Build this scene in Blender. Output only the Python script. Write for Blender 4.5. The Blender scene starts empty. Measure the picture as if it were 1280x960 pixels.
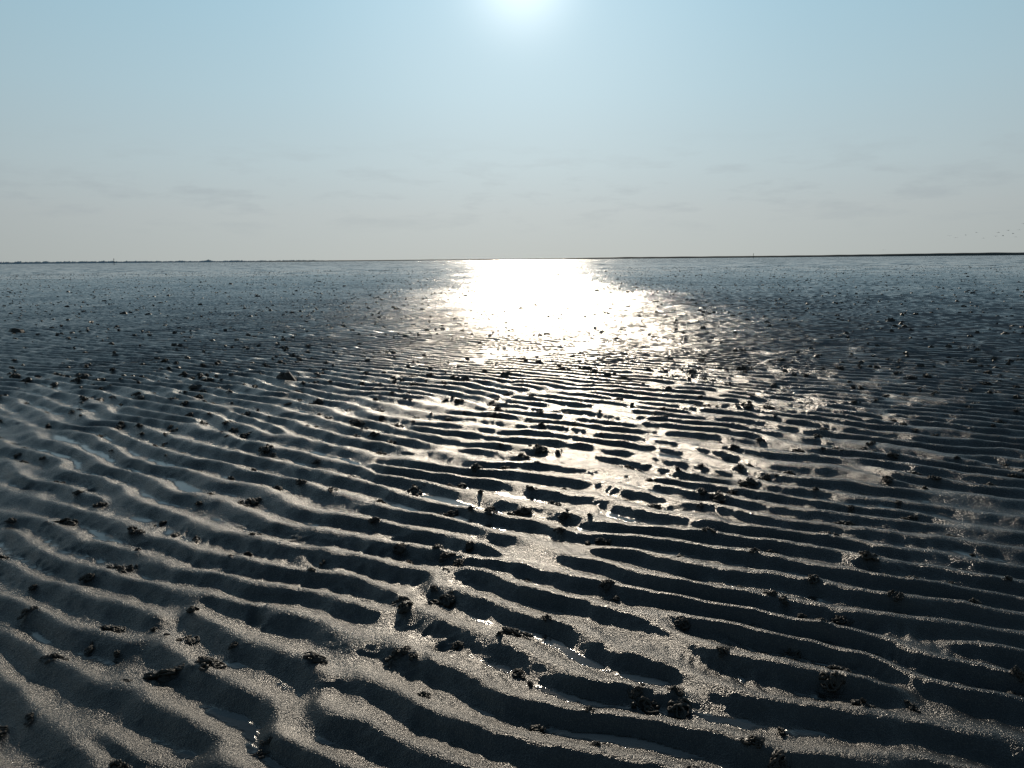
import bpy, math, numpy as np
from mathutils import Vector, Matrix
rng=np.random.default_rng(64)
scene=bpy.context.scene
R=math.radians
# ------------------------------------------------------------ noise helpers
def hsh(ix,iy,s):
    h=(ix.astype(np.int64)*374761393+iy.astype(np.int64)*668265263+s*1442695041)&0xffffffff
    h=((h^(h>>13))*1274126177)&0xffffffff
    h=h^(h>>16)
    return (h&0xffff)/65535.0
def vnoise(x,y,s=0):
    ix=np.floor(x);iy=np.floor(y);fx=x-ix;fy=y-iy
    ix=ix.astype(np.int64);iy=iy.astype(np.int64)
    u=fx*fx*fx*(fx*(fx*6-15)+10);v=fy*fy*fy*(fy*(fy*6-15)+10)
    def g(ax,ay,dx,dy):
        a=hsh(ax,ay,s)*6.2831853
        return np.cos(a)*dx+np.sin(a)*dy
    n00=g(ix,iy,fx,fy);n10=g(ix+1,iy,fx-1,fy);n01=g(ix,iy+1,fx,fy-1);n11=g(ix+1,iy+1,fx-1,fy-1)
    return 1.4*((n00*(1-u)+n10*u)*(1-v)+(n01*(1-u)+n11*u)*v)
def sstep(a,b,x):
    t=np.clip((x-a)/(b-a),0,1);return t*t*(3-2*t)
# ------------------------------------------------------------ ripple field
WL=0.172
NW=36
base_ang=R(-34)                     # crest direction
wa=base_ang+math.pi/2+rng.normal(0,R(6.0),NW)
wk=2*math.pi/WL*(1+rng.normal(0,0.095,NW))
wp=rng.uniform(0,2*math.pi,NW)
wkx=wk*np.cos(wa);wky=wk*np.sin(wa)
def height(x,y):
    r=np.sqrt(x*x+y*y)
    wx=x+0.08*vnoise(x*1.1,y*1.1,1)+0.038*vnoise(x*2.7,y*2.7,2)+0.35*vnoise(x*.23,y*.23,3)+0.012*vnoise(x*6.5,y*6.5,18)
    wy=y+0.09*vnoise(x*1.0,y*1.0,4)+0.038*vnoise(x*2.9,y*2.9,5)+0.35*vnoise(x*.21,y*.21,6)+0.014*vnoise(x*7,y*7,17)
    wx=wx-0.42*sstep(-0.1,-1.8,x)*sstep(3.8,1.2,y)
    re=np.zeros_like(x);im=np.zeros_like(x)
    for i in range(NW):
        p=wkx[i]*wx+wky[i]*wy+wp[i]
        re+=np.cos(p);im+=np.sin(p)
    re/=math.sqrt(NW);im/=math.sqrt(NW)
    A=np.sqrt(re*re+im*im)+1e-6
    c=re/A;s=im/A
    amp=np.tanh(A*8)*(0.5+0.5*np.tanh(A*2.0))
    ph=np.arctan2(s,c)
    ph2=ph+0.30*np.sin(ph+0.5)
    prof=0.5+0.5*np.cos(ph2)
    prof=(prof+.02)**0.82
    patch=1.0+0.25*vnoise(x*.55,y*.55,7)
    fade=1-sstep(85,140,r)
    h=0.0295*amp*patch*(prof-0.5)
    trough=np.clip(1-prof,0,1)*amp
    rung=vnoise(x*23,y*36+8*vnoise(x*3,y*3,8),9)
    h+=0.0042*rung*sstep(0.2,0.75,trough)*(0.4+np.clip(vnoise(x*1.3,y*1.3,12)*2.4,0,1))
    h+=0.0046*vnoise(x*7,y*7,10)+0.0028*vnoise(x*15,y*15,11)+0.0009*vnoise(x*50,y*50,31)
    h+=0.006*vnoise(x*1.7,y*1.7,13)
    lvl=-0.0155+0.004*vnoise(x*.8,y*.8,14)+0.005*vnoise(x*2.3,y*2.3,21)
    d=lvl-h
    wet=sstep(-0.0015,0.001,d)
    k=0.001
    hh=np.where(d>0,lvl-0.04*np.minimum(d,.01),h)
    hh=np.where(np.abs(d)<k,h+((d+k)**2)/(4*k),hh)
    hh=hh*fade
    hh+=0.035*vnoise(x*.12,y*.12,15)*sstep(3,14,r)+0.022*vnoise(x*.45,y*.45,24)*sstep(6,18,r)
    far=sstep(60,120,r)
    hh+=far*0.05*vnoise(x*.5,y*.5,16)*(1-sstep(300,600,r))
    return hh,wet*fade,trough*fade
# ------------------------------------------------------------ polar sheet
dense=np.arange(-R(54),R(54),0.00165)
co=[];a=R(54);st=0.0025
while a<math.pi-0.03:
    co.append(a);st=min(st*1.12,0.06);a+=st
ang=np.concatenate([-np.array(co[::-1]),dense,np.array(co)])
rr=[0.05]
while rr[-1]<9000:
    r0=rr[-1]
    q=1.06 if r0<0.9 else (1.0034 if r0<30 else (1.0027 if r0<60 else (1.006 if r0<130 else (1.015 if r0<600 else 1.05))))
    rr.append(r0*q)
rr=np.array(rr)
NA,NR=len(ang),len(rr)
AA,RR=np.meshgrid(ang,rr)
X=(RR*np.sin(AA)).ravel();Y=(RR*np.cos(AA)).ravel()
H,WET,TR=height(X,Y)
H=H.reshape(NR,NA);WET=WET.reshape(NR,NA);X2=X.reshape(NR,NA);Y2=Y.reshape(NR,NA)
# ------------------------------------------------------------ cast & pit positions
def scatter(n,r0,r1,half,power=2.0):
    u=rng.random(n);r=(r0**power+u*(r1**power-r0**power))**(1/power)
    a=rng.uniform(-half,half,n);return r*np.sin(a),r*np.cos(a)
cx,cy=scatter(1500,1.35,9,R(46),1.7)
keep=(.5*vnoise(cx*1.2,cy*1.2,40)+rng.normal(0,.35,len(cx)))>-0.20
cx=cx[keep];cy=cy[keep]
csz=np.clip(rng.lognormal(-0.95,0.36,len(cx)),0.16,.72)
px,py=scatter(130,1.5,9.0,R(50),1.6)
psz=np.clip(rng.lognormal(-0.5,0.4,len(px)),0.25,1.2)
def local(x,y,rad,fn):
    r=math.hypot(x,y);a=math.atan2(x,y)
    i0=np.searchsorted(rr,r-rad);i1=np.searchsorted(rr,r+rad)
    da=rad/r;j0=np.searchsorted(ang,a-da);j1=np.searchsorted(ang,a+da)
    sx=X2[i0:i1,j0:j1]-x;sy=Y2[i0:i1,j0:j1]-y
    H[i0:i1,j0:j1]+=fn(sx,sy)
for x,y,s in zip(px,py,psz):
    w=0.026*s;dep=0.012*s;e=rng.uniform(.6,1.4);t=rng.uniform(0,3.14)
    ct,stt=math.cos(t),math.sin(t)
    def fn(sx,sy):
        u=(sx*ct+sy*stt)*e;v=(-sx*stt+sy*ct)/e
        d2=(u*u+v*v)/(w*w)*(1+.9*vnoise((sx+x)*28,(sy+y)*28,77))
        d2=np.maximum(d2,0)
        return -dep*np.exp(-d2)
    local(x,y,w*4,fn)
for x,y,s in zip(cx,cy,csz):
    w=0.06*s
    def fn(sx,sy):
        d2=(sx*sx+sy*sy)/(w*w)
        n=vnoise((sx+x)*45,(sy+y)*45,50)
        return np.exp(-d2)*(0.004*s+0.008*n)
    local(x,y,w*3,fn)
verts=np.empty((NR*NA,3),np.float32);verts[:,0]=X;verts[:,1]=Y;verts[:,2]=H.ravel()
i=np.arange(NR-1)[:,None]*NA;j=np.arange(NA)[None,:];jn=(j+1)%NA
quads=np.stack([i+j,i+jn,i+NA+jn,i+NA+j],-1).reshape(-1,4)[:, ::-1]
def mesh_np(name,v,f,smooth=True):
    me=bpy.data.meshes.new(name);n=f.shape[1]
    me.vertices.add(len(v));me.vertices.foreach_set("co",np.ascontiguousarray(v,np.float32).ravel())
    me.loops.add(f.size);me.loops.foreach_set("vertex_index",np.ascontiguousarray(f,np.int32).ravel())
    me.polygons.add(len(f));me.polygons.foreach_set("loop_start",np.arange(0,f.size,n,dtype=np.int32))
    try: me.polygons.foreach_set("loop_total",np.full(len(f),n,np.int32))
    except Exception: pass
    me.polygons.foreach_set("use_smooth",np.full(len(f),smooth))
    me.update(calc_edges=True)
    ob=bpy.data.objects.new(name,me);scene.collection.objects.link(ob);return ob
ground=mesh_np("rippled_mudflat_ground",verts,quads)
at=ground.data.attributes.new("wet",'FLOAT','POINT');at.data.foreach_set("value",WET.ravel().astype(np.float32))
at=ground.data.attributes.new("trough",'FLOAT','POINT');at.data.foreach_set("value",TR.ravel().astype(np.float32))
def hz(x,y):
    r=np.hypot(x,y);a=np.arctan2(x,y)
    i=np.clip(np.searchsorted(rr,r),0,NR-1);j=np.clip(np.searchsorted(ang,a),0,NA-1)
    return H[i,j]
# ------------------------------------------------------------ materials
def mat(name):
    m=bpy.data.materials.new(name);m.use_nodes=True;nt=m.node_tree
    return m,nt,nt.nodes["Principled BSDF"]
def N(nt,t,**k):
    n=nt.nodes.new(t)
    for a,b in k.items(): setattr(n,a,b)
    return n
def noisen(nt,vec,scale,detail=3,rough=.55):
    n=N(nt,'ShaderNodeTexNoise');n.inputs['Scale'].default_value=scale;n.inputs['Detail'].default_value=detail
    n.inputs['Roughness'].default_value=rough;nt.links.new(vec,n.inputs['Vector']);return n
def noise(*a): return noisen(*a).outputs['Fac']
def mrange(nt,val,a,b,c,d):
    n=N(nt,'ShaderNodeMapRange');nt.links.new(val,n.inputs[0])
    for k,v in zip((1,2,3,4),(a,b,c,d)): n.inputs[k].default_value=v
    return n.outputs[0]
def mth(nt,op,a,b=0.0,c=None):
    n=N(nt,'ShaderNodeMath',operation=op)
    for k,v in enumerate((a,b,c)):
        if v is None: continue
        if isinstance(v,(int,float)): n.inputs[k].default_value=v
        else: nt.links.new(v,n.inputs[k])
    return n.outputs[0]
def vm(nt,op,a,b=None,scale=None):
    n=N(nt,'ShaderNodeVectorMath',operation=op)
    for k,v in ((0,a),(1,b)):
        if v is None: continue
        if isinstance(v,tuple): n.inputs[k].default_value=v
        else: nt.links.new(v,n.inputs[k])
    if scale is not None:
        if isinstance(scale,(int,float)): n.inputs['Scale'].default_value=scale
        else: nt.links.new(scale,n.inputs['Scale'])
    return n.outputs['Value'] if op in('DOT_PRODUCT','LENGTH') else n.outputs[0]
def mixc(nt,f,a,b):
    n=N(nt,'ShaderNodeMix',data_type='RGBA')
    nt.links.new(f,n.inputs[0])
    for k,v in ((6,a),(7,b)):
        if isinstance(v,tuple): n.inputs[k].default_value=(*v,1)
        else: nt.links.new(v,n.inputs[k])
    return n.outputs[2]
m,nt,P=mat("wet_mud")
geo=N(nt,'ShaderNodeNewGeometry');pos=geo.outputs['Position']
aw=N(nt,'ShaderNodeAttribute',attribute_name="wet").outputs['Fac']
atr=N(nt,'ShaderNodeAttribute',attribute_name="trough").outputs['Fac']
dist=vm(nt,'LENGTH',pos)      # distance from the middle of the modelled flat
farf=mrange(nt,dist,14,80,0,1)
n1=noise(nt,pos,2.2,2);n2=noise(nt,pos,60,3,.65);n3=noise(nt,pos,230,2,.75)
c=mixc(nt,mrange(nt,n1,.35,.65,0,1),(0.023,0.0205,0.0175),(0.036,0.032,0.027))
c=mixc(nt,mrange(nt,n2,.45,.75,0,.5),c,(0.020,0.018,0.016))
c=mixc(nt,mrange(nt,n3,.55,.75,0,.6),c,(0.10,0.088,0.072))
c=mixc(nt,mrange(nt,atr,.3,1,0,.6),c,(0.012,0.011,0.010))  # shade of the ripple troughs painted into the base colour
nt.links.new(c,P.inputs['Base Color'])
rough=mth(nt,'ADD',mrange(nt,n1,.3,.7,.23,.34),mrange(nt,n3,.3,.7,-.08,.10))
rough=mth(nt,'SUBTRACT',rough,mth(nt,'MULTIPLY',atr,.05))
rough=mth(nt,'SUBTRACT',rough,mth(nt,'MULTIPLY',mrange(nt,dist,5,30,0,1),.12))
mr=N(nt,'ShaderNodeMix');nt.links.new(aw,mr.inputs[0]);nt.links.new(rough,mr.inputs[2]);mr.inputs[3].default_value=.09
nt.links.new(mr.outputs[0],P.inputs['Roughness'])
P.inputs['IOR'].default_value=1.43
hb=mth(nt,'ADD',mth(nt,'MULTIPLY',n2,.0034),mth(nt,'MULTIPLY',n3,.0034))
dry=mth(nt,'SUBTRACT',1.0,mth(nt,'MULTIPLY',aw,.93))
hb=mth(nt,'MULTIPLY',hb,dry)
bp=N(nt,'ShaderNodeBump');bp.inputs['Distance'].default_value=1.0;bp.inputs['Strength'].default_value=.9
nt.links.new(hb,bp.inputs['Height'])
s1=vm(nt,'SUBTRACT',noisen(nt,pos,4.0,2,.75).outputs['Color'],(.5,.5,.5))
s2=vm(nt,'SUBTRACT',noisen(nt,pos,.35,2,.7).outputs['Color'],(.5,.5,.5))
sl=vm(nt,'MULTIPLY',vm(nt,'ADD',s1,vm(nt,'SCALE',s2,None,1.2)),(.55,1.3,0))
amt=mth(nt,'ADD',mth(nt,'MULTIPLY',farf,.8),mrange(nt,dist,60,300,0,1.0))
nn=vm(nt,'NORMALIZE',vm(nt,'ADD',bp.outputs[0],vm(nt,'SCALE',sl,None,amt)))
nt.links.new(nn,P.inputs['Normal'])
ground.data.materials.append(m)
m2,nt,P=mat("worm_cast_mud")
pos=N(nt,'ShaderNodeNewGeometry').outputs['Position']
n=noise(nt,pos,90,2)
nt.links.new(mixc(nt,n,(0.014,0.012,0.010),(0.042,0.034,0.026)),P.inputs['Base Color'])
nt.links.new(mrange(nt,n,.3,.7,.36,.60),P.inputs['Roughness']);P.inputs['IOR'].default_value=1.32
bp=N(nt,'ShaderNodeBump');bp.inputs['Distance'].default_value=.002;nt.links.new(n,bp.inputs['Height']);nt.links.new(bp.outputs[0],P.inputs['Normal'])
# ------------------------------------------------------------ worm casts (coiled strings)
def tube(pts,rad,ns=6):
    n=len(pts);t=np.gradient(pts,axis=0);t/=np.linalg.norm(t,axis=1)[:,None]+1e-9
    up=np.array([0,0,1.0]);b=np.cross(t,up);b/=np.linalg.norm(b,axis=1)[:,None]+1e-6;c=np.cross(b,t)
    th=np.linspace(0,2*math.pi,ns,endpoint=False)
    v=pts[:,None,:]+rad[:,None,None]*(np.cos(th)[None,:,None]*b[:,None,:]+np.sin(th)[None,:,None]*c[:,None,:])
    v=v.reshape(-1,3)
    ii=(np.arange(n-1)*ns)[:,None];jj=np.arange(ns)[None,:];jn=(jj+1)%ns
    f=np.stack([ii+jj,ii+jn,ii+ns+jn,ii+ns+jj],-1).reshape(-1,4)
    return v,f
def make_cast():
    V=[];F=[];o=0
    spread=rng.uniform(.016,.034)
    for s in range(rng.integers(5,9)):
        n=rng.integers(22,46);a=rng.uniform(0,6.28);ctr=rng.normal(0,spread,2);rad0=rng.uniform(.007,.02)
        curv=rng.choice([-1,1])*rng.uniform(.25,.42)
        k=np.arange(n);th=a+curv*k+0.5*np.sin(k*.31+rng.uniform(0,6))
        rad=rad0*(1+.35*np.sin(k*.17+rng.uniform(0,6)))
        drift=np.cumsum(rng.normal(0,.0022,(n,2)),0)
        x=ctr[0]+rad*np.cos(th)+drift[:,0];y=ctr[1]+rad*np.sin(th)*rng.uniform(.5,1)+drift[:,1]
        dd=np.hypot(x,y)
        z=np.clip(.021-dd*.42,-.001,.1)*rng.uniform(.5,1)+.003+.0025*np.sin(k*.5+rng.uniform(0,6))
        tr=rng.uniform(.0036,.0060)*(1+.18*np.sin(k*1.1))*np.minimum(1,np.minimum(k+.4,n-k-.6)/3)
        v,f=tube(np.stack([x,y,z],1),tr);V.append(v);F.append(f+o);o+=len(v)
    nr,na=7,16
    r_=np.linspace(0.0005,.036,nr);t_=np.linspace(0,2*math.pi,na,endpoint=False)
    TT,RR_=np.meshgrid(t_,r_);mx=RR_*np.cos(TT);my=RR_*np.sin(TT)
    mz=.013*np.exp(-(RR_/.022)**2)+.005*rng.normal(0,1,TT.shape)*(RR_>.002)*(RR_<.033)-.005
    v=np.stack([mx,my,mz],-1).reshape(-1,3);ii=(np.arange(nr-1)*na)[:,None];jj=np.arange(na)[None,:];jn=(jj+1)%na
    f=np.stack([ii+jj,ii+jn,ii+na+jn,ii+na+jj],-1).reshape(-1,4)[:, ::-1]
    V.append(v);F.append(f+o)
    return np.concatenate(V),np.concatenate(F)
variants=[make_cast() for _ in range(20)]
V=[];F=[];o=0
for x,y,s in zip(cx,cy,csz):
    v,f=variants[rng.integers(20)];t=rng.uniform(0,6.28);c_,s_=math.cos(t),math.sin(t)
    e=rng.uniform(.7,1.3);q=v*np.array([e,1/e,rng.uniform(.9,1.6)])*s
    w=np.stack([q[:,0]*c_-q[:,1]*s_+x,q[:,0]*s_+q[:,1]*c_+y,q[:,2]],1)
    w[:,2]+=hz(w[:,0],w[:,1])*.6+hz(np.array([x]),np.array([y]))[0]*.4
    V.append(w);F.append(f+o);o+=len(v)
casts=mesh_np("worm_casts",np.concatenate(V),np.concatenate(F));casts.data.materials.append(m2)
def lump():
    nr,na=4,8
    r_=np.array([.0,.4,.8,1.05]);t_=np.linspace(0,2*math.pi,na,endpoint=False)
    TT,RR_=np.meshgrid(t_,r_);j_=1+.25*rng.normal(0,1,(1,na))
    mx=RR_*np.cos(TT)*j_;my=RR_*np.sin(TT)*j_
    mz=np.array([.7,.58,.3,-.2])[:,None]+.16*rng.normal(0,1,TT.shape)*(RR_>.1)
    v=np.stack([mx,my,mz],-1).reshape(-1,3);ii=(np.arange(nr-1)*na)[:,None];jj=np.arange(na)[None,:];jn=(jj+1)%na
    return v,np.stack([ii+jj,ii+jn,ii+na+jn,ii+na+jj],-1).reshape(-1,4)[:, ::-1]
lumps=[lump() for _ in range(12)]
fx,fy=scatter(34000,6.5,90,R(42),1.35)
kp=(.7*vnoise(fx*.5,fy*.5,41)+rng.normal(0,.4,len(fx)))>-0.2
fx=fx[kp];fy=fy[kp];fz=hz(fx,fy);V=[];F=[];o=0
for x,y,z in zip(fx,fy,fz):
    v,f=lumps[rng.integers(12)];s=.024*rng.lognormal(-.1,.4);t=rng.uniform(0,6.28);c_,s_=math.cos(t),math.sin(t)
    V.append(np.stack([(v[:,0]*c_-v[:,1]*s_)*s+x,(v[:,0]*s_+v[:,1]*c_)*s+y,v[:,2]*s*rng.uniform(.5,1.1)+z],1));F.append(f+o);o+=len(v)
fc=mesh_np("distant_worm_casts",np.concatenate(V),np.concatenate(F),False);fc.data.materials.append(m2)
# ------------------------------------------------------------ camera
FPX=1005.0
pitch=math.atan(156/FPX);roll=R(0.52)
cam=bpy.data.cameras.new("camera");co_=bpy.data.objects.new("camera",cam);scene.collection.objects.link(co_)
cam.sensor_width=36;cam.lens=36*FPX/1280;cam.clip_start=.05;cam.clip_end=20000
co_.matrix_world=Matrix.Translation((0,0,1.0))@Matrix.Rotation(math.pi/2-pitch,4,'X')@Matrix.Rotation(-roll,4,'Z')
scene.camera=co_
# ------------------------------------------------------------ far shore
def flat_mat(name,a,b,scale):
    m,nt,P=mat(name);pos=N(nt,'ShaderNodeNewGeometry').outputs['Position']
    nt.links.new(mixc(nt,noise(nt,pos,scale,4),a,b),P.inputs['Base Color']);P.inputs['Roughness'].default_value=.9
    P.inputs['Specular IOR Level'].default_value=.1;return m
m_tree=flat_mat("hazy_tree_foliage",(.26,.31,.33),(.34,.39,.41),.05)  # foliage colour lightened to grey-blue, painting in aerial haze
m_dyke=flat_mat("dyke_grass",(.06,.066,.06),(.09,.095,.085),.02)
def ridge(name,D,a0,a1,n,topf,depth,mtl):
    aa=np.linspace(R(a0),R(a1),n);V=[]
    top=topf(aa)
    for dd,zz in ((0,-1*np.ones(n)),(depth*.3,top*.8),(depth*.5,top),(depth,-1*np.ones(n))):
        V.append(np.stack([(D+dd)*np.sin(aa),(D+dd)*np.cos(aa),zz],1))
    V=np.concatenate(V);ii=(np.arange(3)*n)[:,None];jj=np.arange(n-1)[None,:]
    f=np.stack([ii+jj,ii+jj+1,ii+n+jj+1,ii+n+jj],-1).reshape(-1,4)
    ob=mesh_np(name,V,f,False);ob.data.materials.append(mtl);return ob
def treetop(aa):
    d=np.degrees(aa);env=sstep(-11,-14,d)*(.6+.4*sstep(-18,-30,d))
    t=5+5*np.abs(vnoise(d*2.2,d*0+.3,60))+4*np.abs(vnoise(d*9,d*0+.7,61))+2.0*vnoise(d*30,d*0+.2,62)
    t=t+7*np.exp(-((d+20.4)/.25)**2)+4*np.exp(-((d+18.7)/.5)**2)
    return t*env
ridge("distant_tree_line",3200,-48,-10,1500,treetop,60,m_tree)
def dykel(aa):
    d=np.degrees(aa);return (3.0+.5*vnoise(d*.8,d*0,63))*sstep(-22,-12,d)*(.55+.45*sstep(2,9,d))+1.6*sstep(18,30,d)
ridge("distant_dyke",1500,-22,50,800,dykel,40,m_dyke)
m_post=flat_mat("weathered_post_wood",(.05,.045,.04),(.09,.08,.07),3)
def beacon(azd,D,hh):
    x,y=D*math.sin(R(azd)),D*math.cos(R(azd))
    bpy.ops.mesh.primitive_cone_add(vertices=10,radius1=.17,radius2=.10,depth=hh,location=(x,y,hh/2-.1))
    p=bpy.context.object;p.name="marker_post";p.data.materials.append(m_post)
    bpy.ops.mesh.primitive_cone_add(vertices=10,radius1=.32,radius2=.08,depth=.6,location=(0,0,hh/2+.3))
    t=bpy.context.object;t.name="topmark";t.parent=p;t.data.materials.append(m_post)
beacon(-26.0,520,3.0);beacon(16.6,600,3.0)
m_bird=flat_mat("gull_plumage",(.12,.12,.12),(.3,.3,.3),4)
def bird(flap):
    V=[];F=[];o=0
    xs=np.linspace(-.24,.24,9);rd=np.array([.01,.028,.05,.062,.065,.055,.038,.035,.008])
    v,f=tube(np.stack([xs*0,xs,xs*0+.01*np.sin(xs*6)],1),rd,8);V.append(v);F.append(f);o+=len(v)
    for sgn in (-1,1):
        st=[(0.03,.10,-.07,0),(.25,.12,-.05,.13*flap),(.48,.05,-.06,.10*flap),(.62,-.06,-.09,.02*flap)]
        vv=[]
        for (wx,ly,ty,z) in st:
            vv+= [(sgn*wx,ly,z+.012),(sgn*wx,ty,z+.012),(sgn*wx,ty,z-.004),(sgn*wx,ly,z-.004)]
        ff=[]
        for k in range(3):
            for q in range(4):
                a_=4*k+q;b_=4*k+(q+1)%4;ff.append((a_,b_,b_+4,a_+4))
        ff.append((12,13,14,15));V.append(np.array(vv,float));F.append(np.array(ff)+o);o+=16
    tv=np.array([(-.03,-.2,.0),(.03,-.2,.0),(.07,-.36,.0),(-.07,-.36,.0),(-.03,-.2,.012),(.03,-.2,.012),(.07,-.36,.012),(-.07,-.36,.012)])
    V.append(tv);F.append(np.array([(0,1,2,3),(4,7,6,5),(0,4,5,1),(2,6,7,3)])+o)
    return np.concatenate(V),np.concatenate(F)
V=[];F=[];o=0
blist=[(1180,297),(1188,299),(1213,293),(1240,293),(1246,297),(1252,291),(1258,295),(1237,298),(1265,290),(1275,286),(1222,300),(1262,299),(1100,313),(1270,283),(1200,296)]
for (bx,by) in blist:
    D=rng.uniform(300,380);u=(bx-640)/FPX;el=(320.5-by)/FPX
    v,f=bird(rng.choice([-1,1])*rng.uniform(.4,1.5));t=rng.uniform(0,6.28);c_,s_=math.cos(t),math.sin(t);v=v*1.25
    V.append(np.stack([v[:,0]*c_-v[:,1]*s_+D*u,v[:,0]*s_+v[:,1]*c_+D,v[:,2]+1+D*el],1));F.append(f+o);o+=len(v)
fl=mesh_np("bird_flock",np.concatenate(V),np.concatenate(F));fl.data.materials.append(m_bird)
# ------------------------------------------------------------ light
el=R(18.2);az=R(0.9)
sd=Vector((math.sin(az)*math.cos(el),math.cos(az)*math.cos(el),math.sin(el)))
L=bpy.data.lights.new("sun",'SUN');L.energy=2.0;L.angle=R(.53);L.color=(1,.86,.68)
lo=bpy.data.objects.new("sun",L);scene.collection.objects.link(lo);lo.rotation_euler=sd.to_track_quat('Z','Y').to_euler()
w=bpy.data.worlds.new("World");scene.world=w;w.use_nodes=True;nt=w.node_tree
bg=nt.nodes["Background"]
sky=N(nt,'ShaderNodeTexSky');sky.sky_type='NISHITA';sky.sun_disc=False;sky.sun_elevation=el;sky.sun_rotation=az
sky.altitude=0;sky.air_density=1.0;sky.dust_density=0.6;sky.ozone_density=2.0
dirv=vm(nt,'NORMALIZE',N(nt,'ShaderNodeTexCoord').outputs['Generated'])
sep=N(nt,'ShaderNodeSeparateXYZ');nt.links.new(dirv,sep.inputs[0])
cr=N(nt,'ShaderNodeValToRGB');nt.links.new(sep.outputs[2],cr.inputs[0])
def lin(c): return tuple(((v/255+.055)/1.055)**2.4 if v>10 else v/255/12.92 for v in c)+(1,)
stops=[(0.0,(187,194,192)),(.055,(189,198,199)),(.11,(187,204,209)),(.19,(178,205,216)),(.29,(165,201,218)),(.42,(104,138,161)),(1.0,(56,82,110))]
e=cr.color_ramp.elements
e[0].position=0;e[0].color=lin(stops[0][1]);e[1].position=1;e[1].color=lin(stops[-1][1])
for p_,c_ in stops[1:-1]:
    q=e.new(p_);q.color=lin(c_)
dt=vm(nt,'DOT_PRODUCT',dirv,tuple(sd))
broad=mrange(nt,dt,.72,1.0,.72,1.03)
haze=vm(nt,'SCALE',cr.outputs[0],None,broad)
om=mth(nt,'SUBTRACT',1.0,dt)
g1=mth(nt,'EXPONENT',mth(nt,'MULTIPLY',om,-45.0));g2=mth(nt,'EXPONENT',mth(nt,'MULTIPLY',om,-700.0))
g=mth(nt,'ADD',mth(nt,'MULTIPLY',g1,.17),mth(nt,'MULTIPLY',g2,.42))
gl=N(nt,'ShaderNodeCombineXYZ')
nt.links.new(g,gl.inputs[0]);nt.links.new(mth(nt,'MULTIPLY',g,.97),gl.inputs[1]);nt.links.new(mth(nt,'MULTIPLY',g,.93),gl.inputs[2])
mp=N(nt,'ShaderNodeMapping');mp.inputs['Scale'].default_value=(3,3,14);nt.links.new(dirv,mp.inputs[0])
cn=noise(nt,mp.outputs[0],4.0,5,.6)
band=mth(nt,'MULTIPLY',mrange(nt,sep.outputs[2],.02,.06,0,1),mrange(nt,sep.outputs[2],.08,.15,1,0))
cl=mth(nt,'MULTIPLY',mrange(nt,cn,.50,.68,0,.36),band)
haze=mixc(nt,cl,haze,(.35,.40,.43))
tot=vm(nt,'ADD',haze,gl.outputs[0])
tot=vm(nt,'ADD',vm(nt,'SCALE',tot,None,12.3),vm(nt,'SCALE',sky.outputs[0],None,.010))
nt.links.new(tot,bg.inputs[0]);bg.inputs[1].default_value=.08
scene.view_settings.view_transform='Standard';scene.view_settings.look='None';scene.view_settings.exposure=0
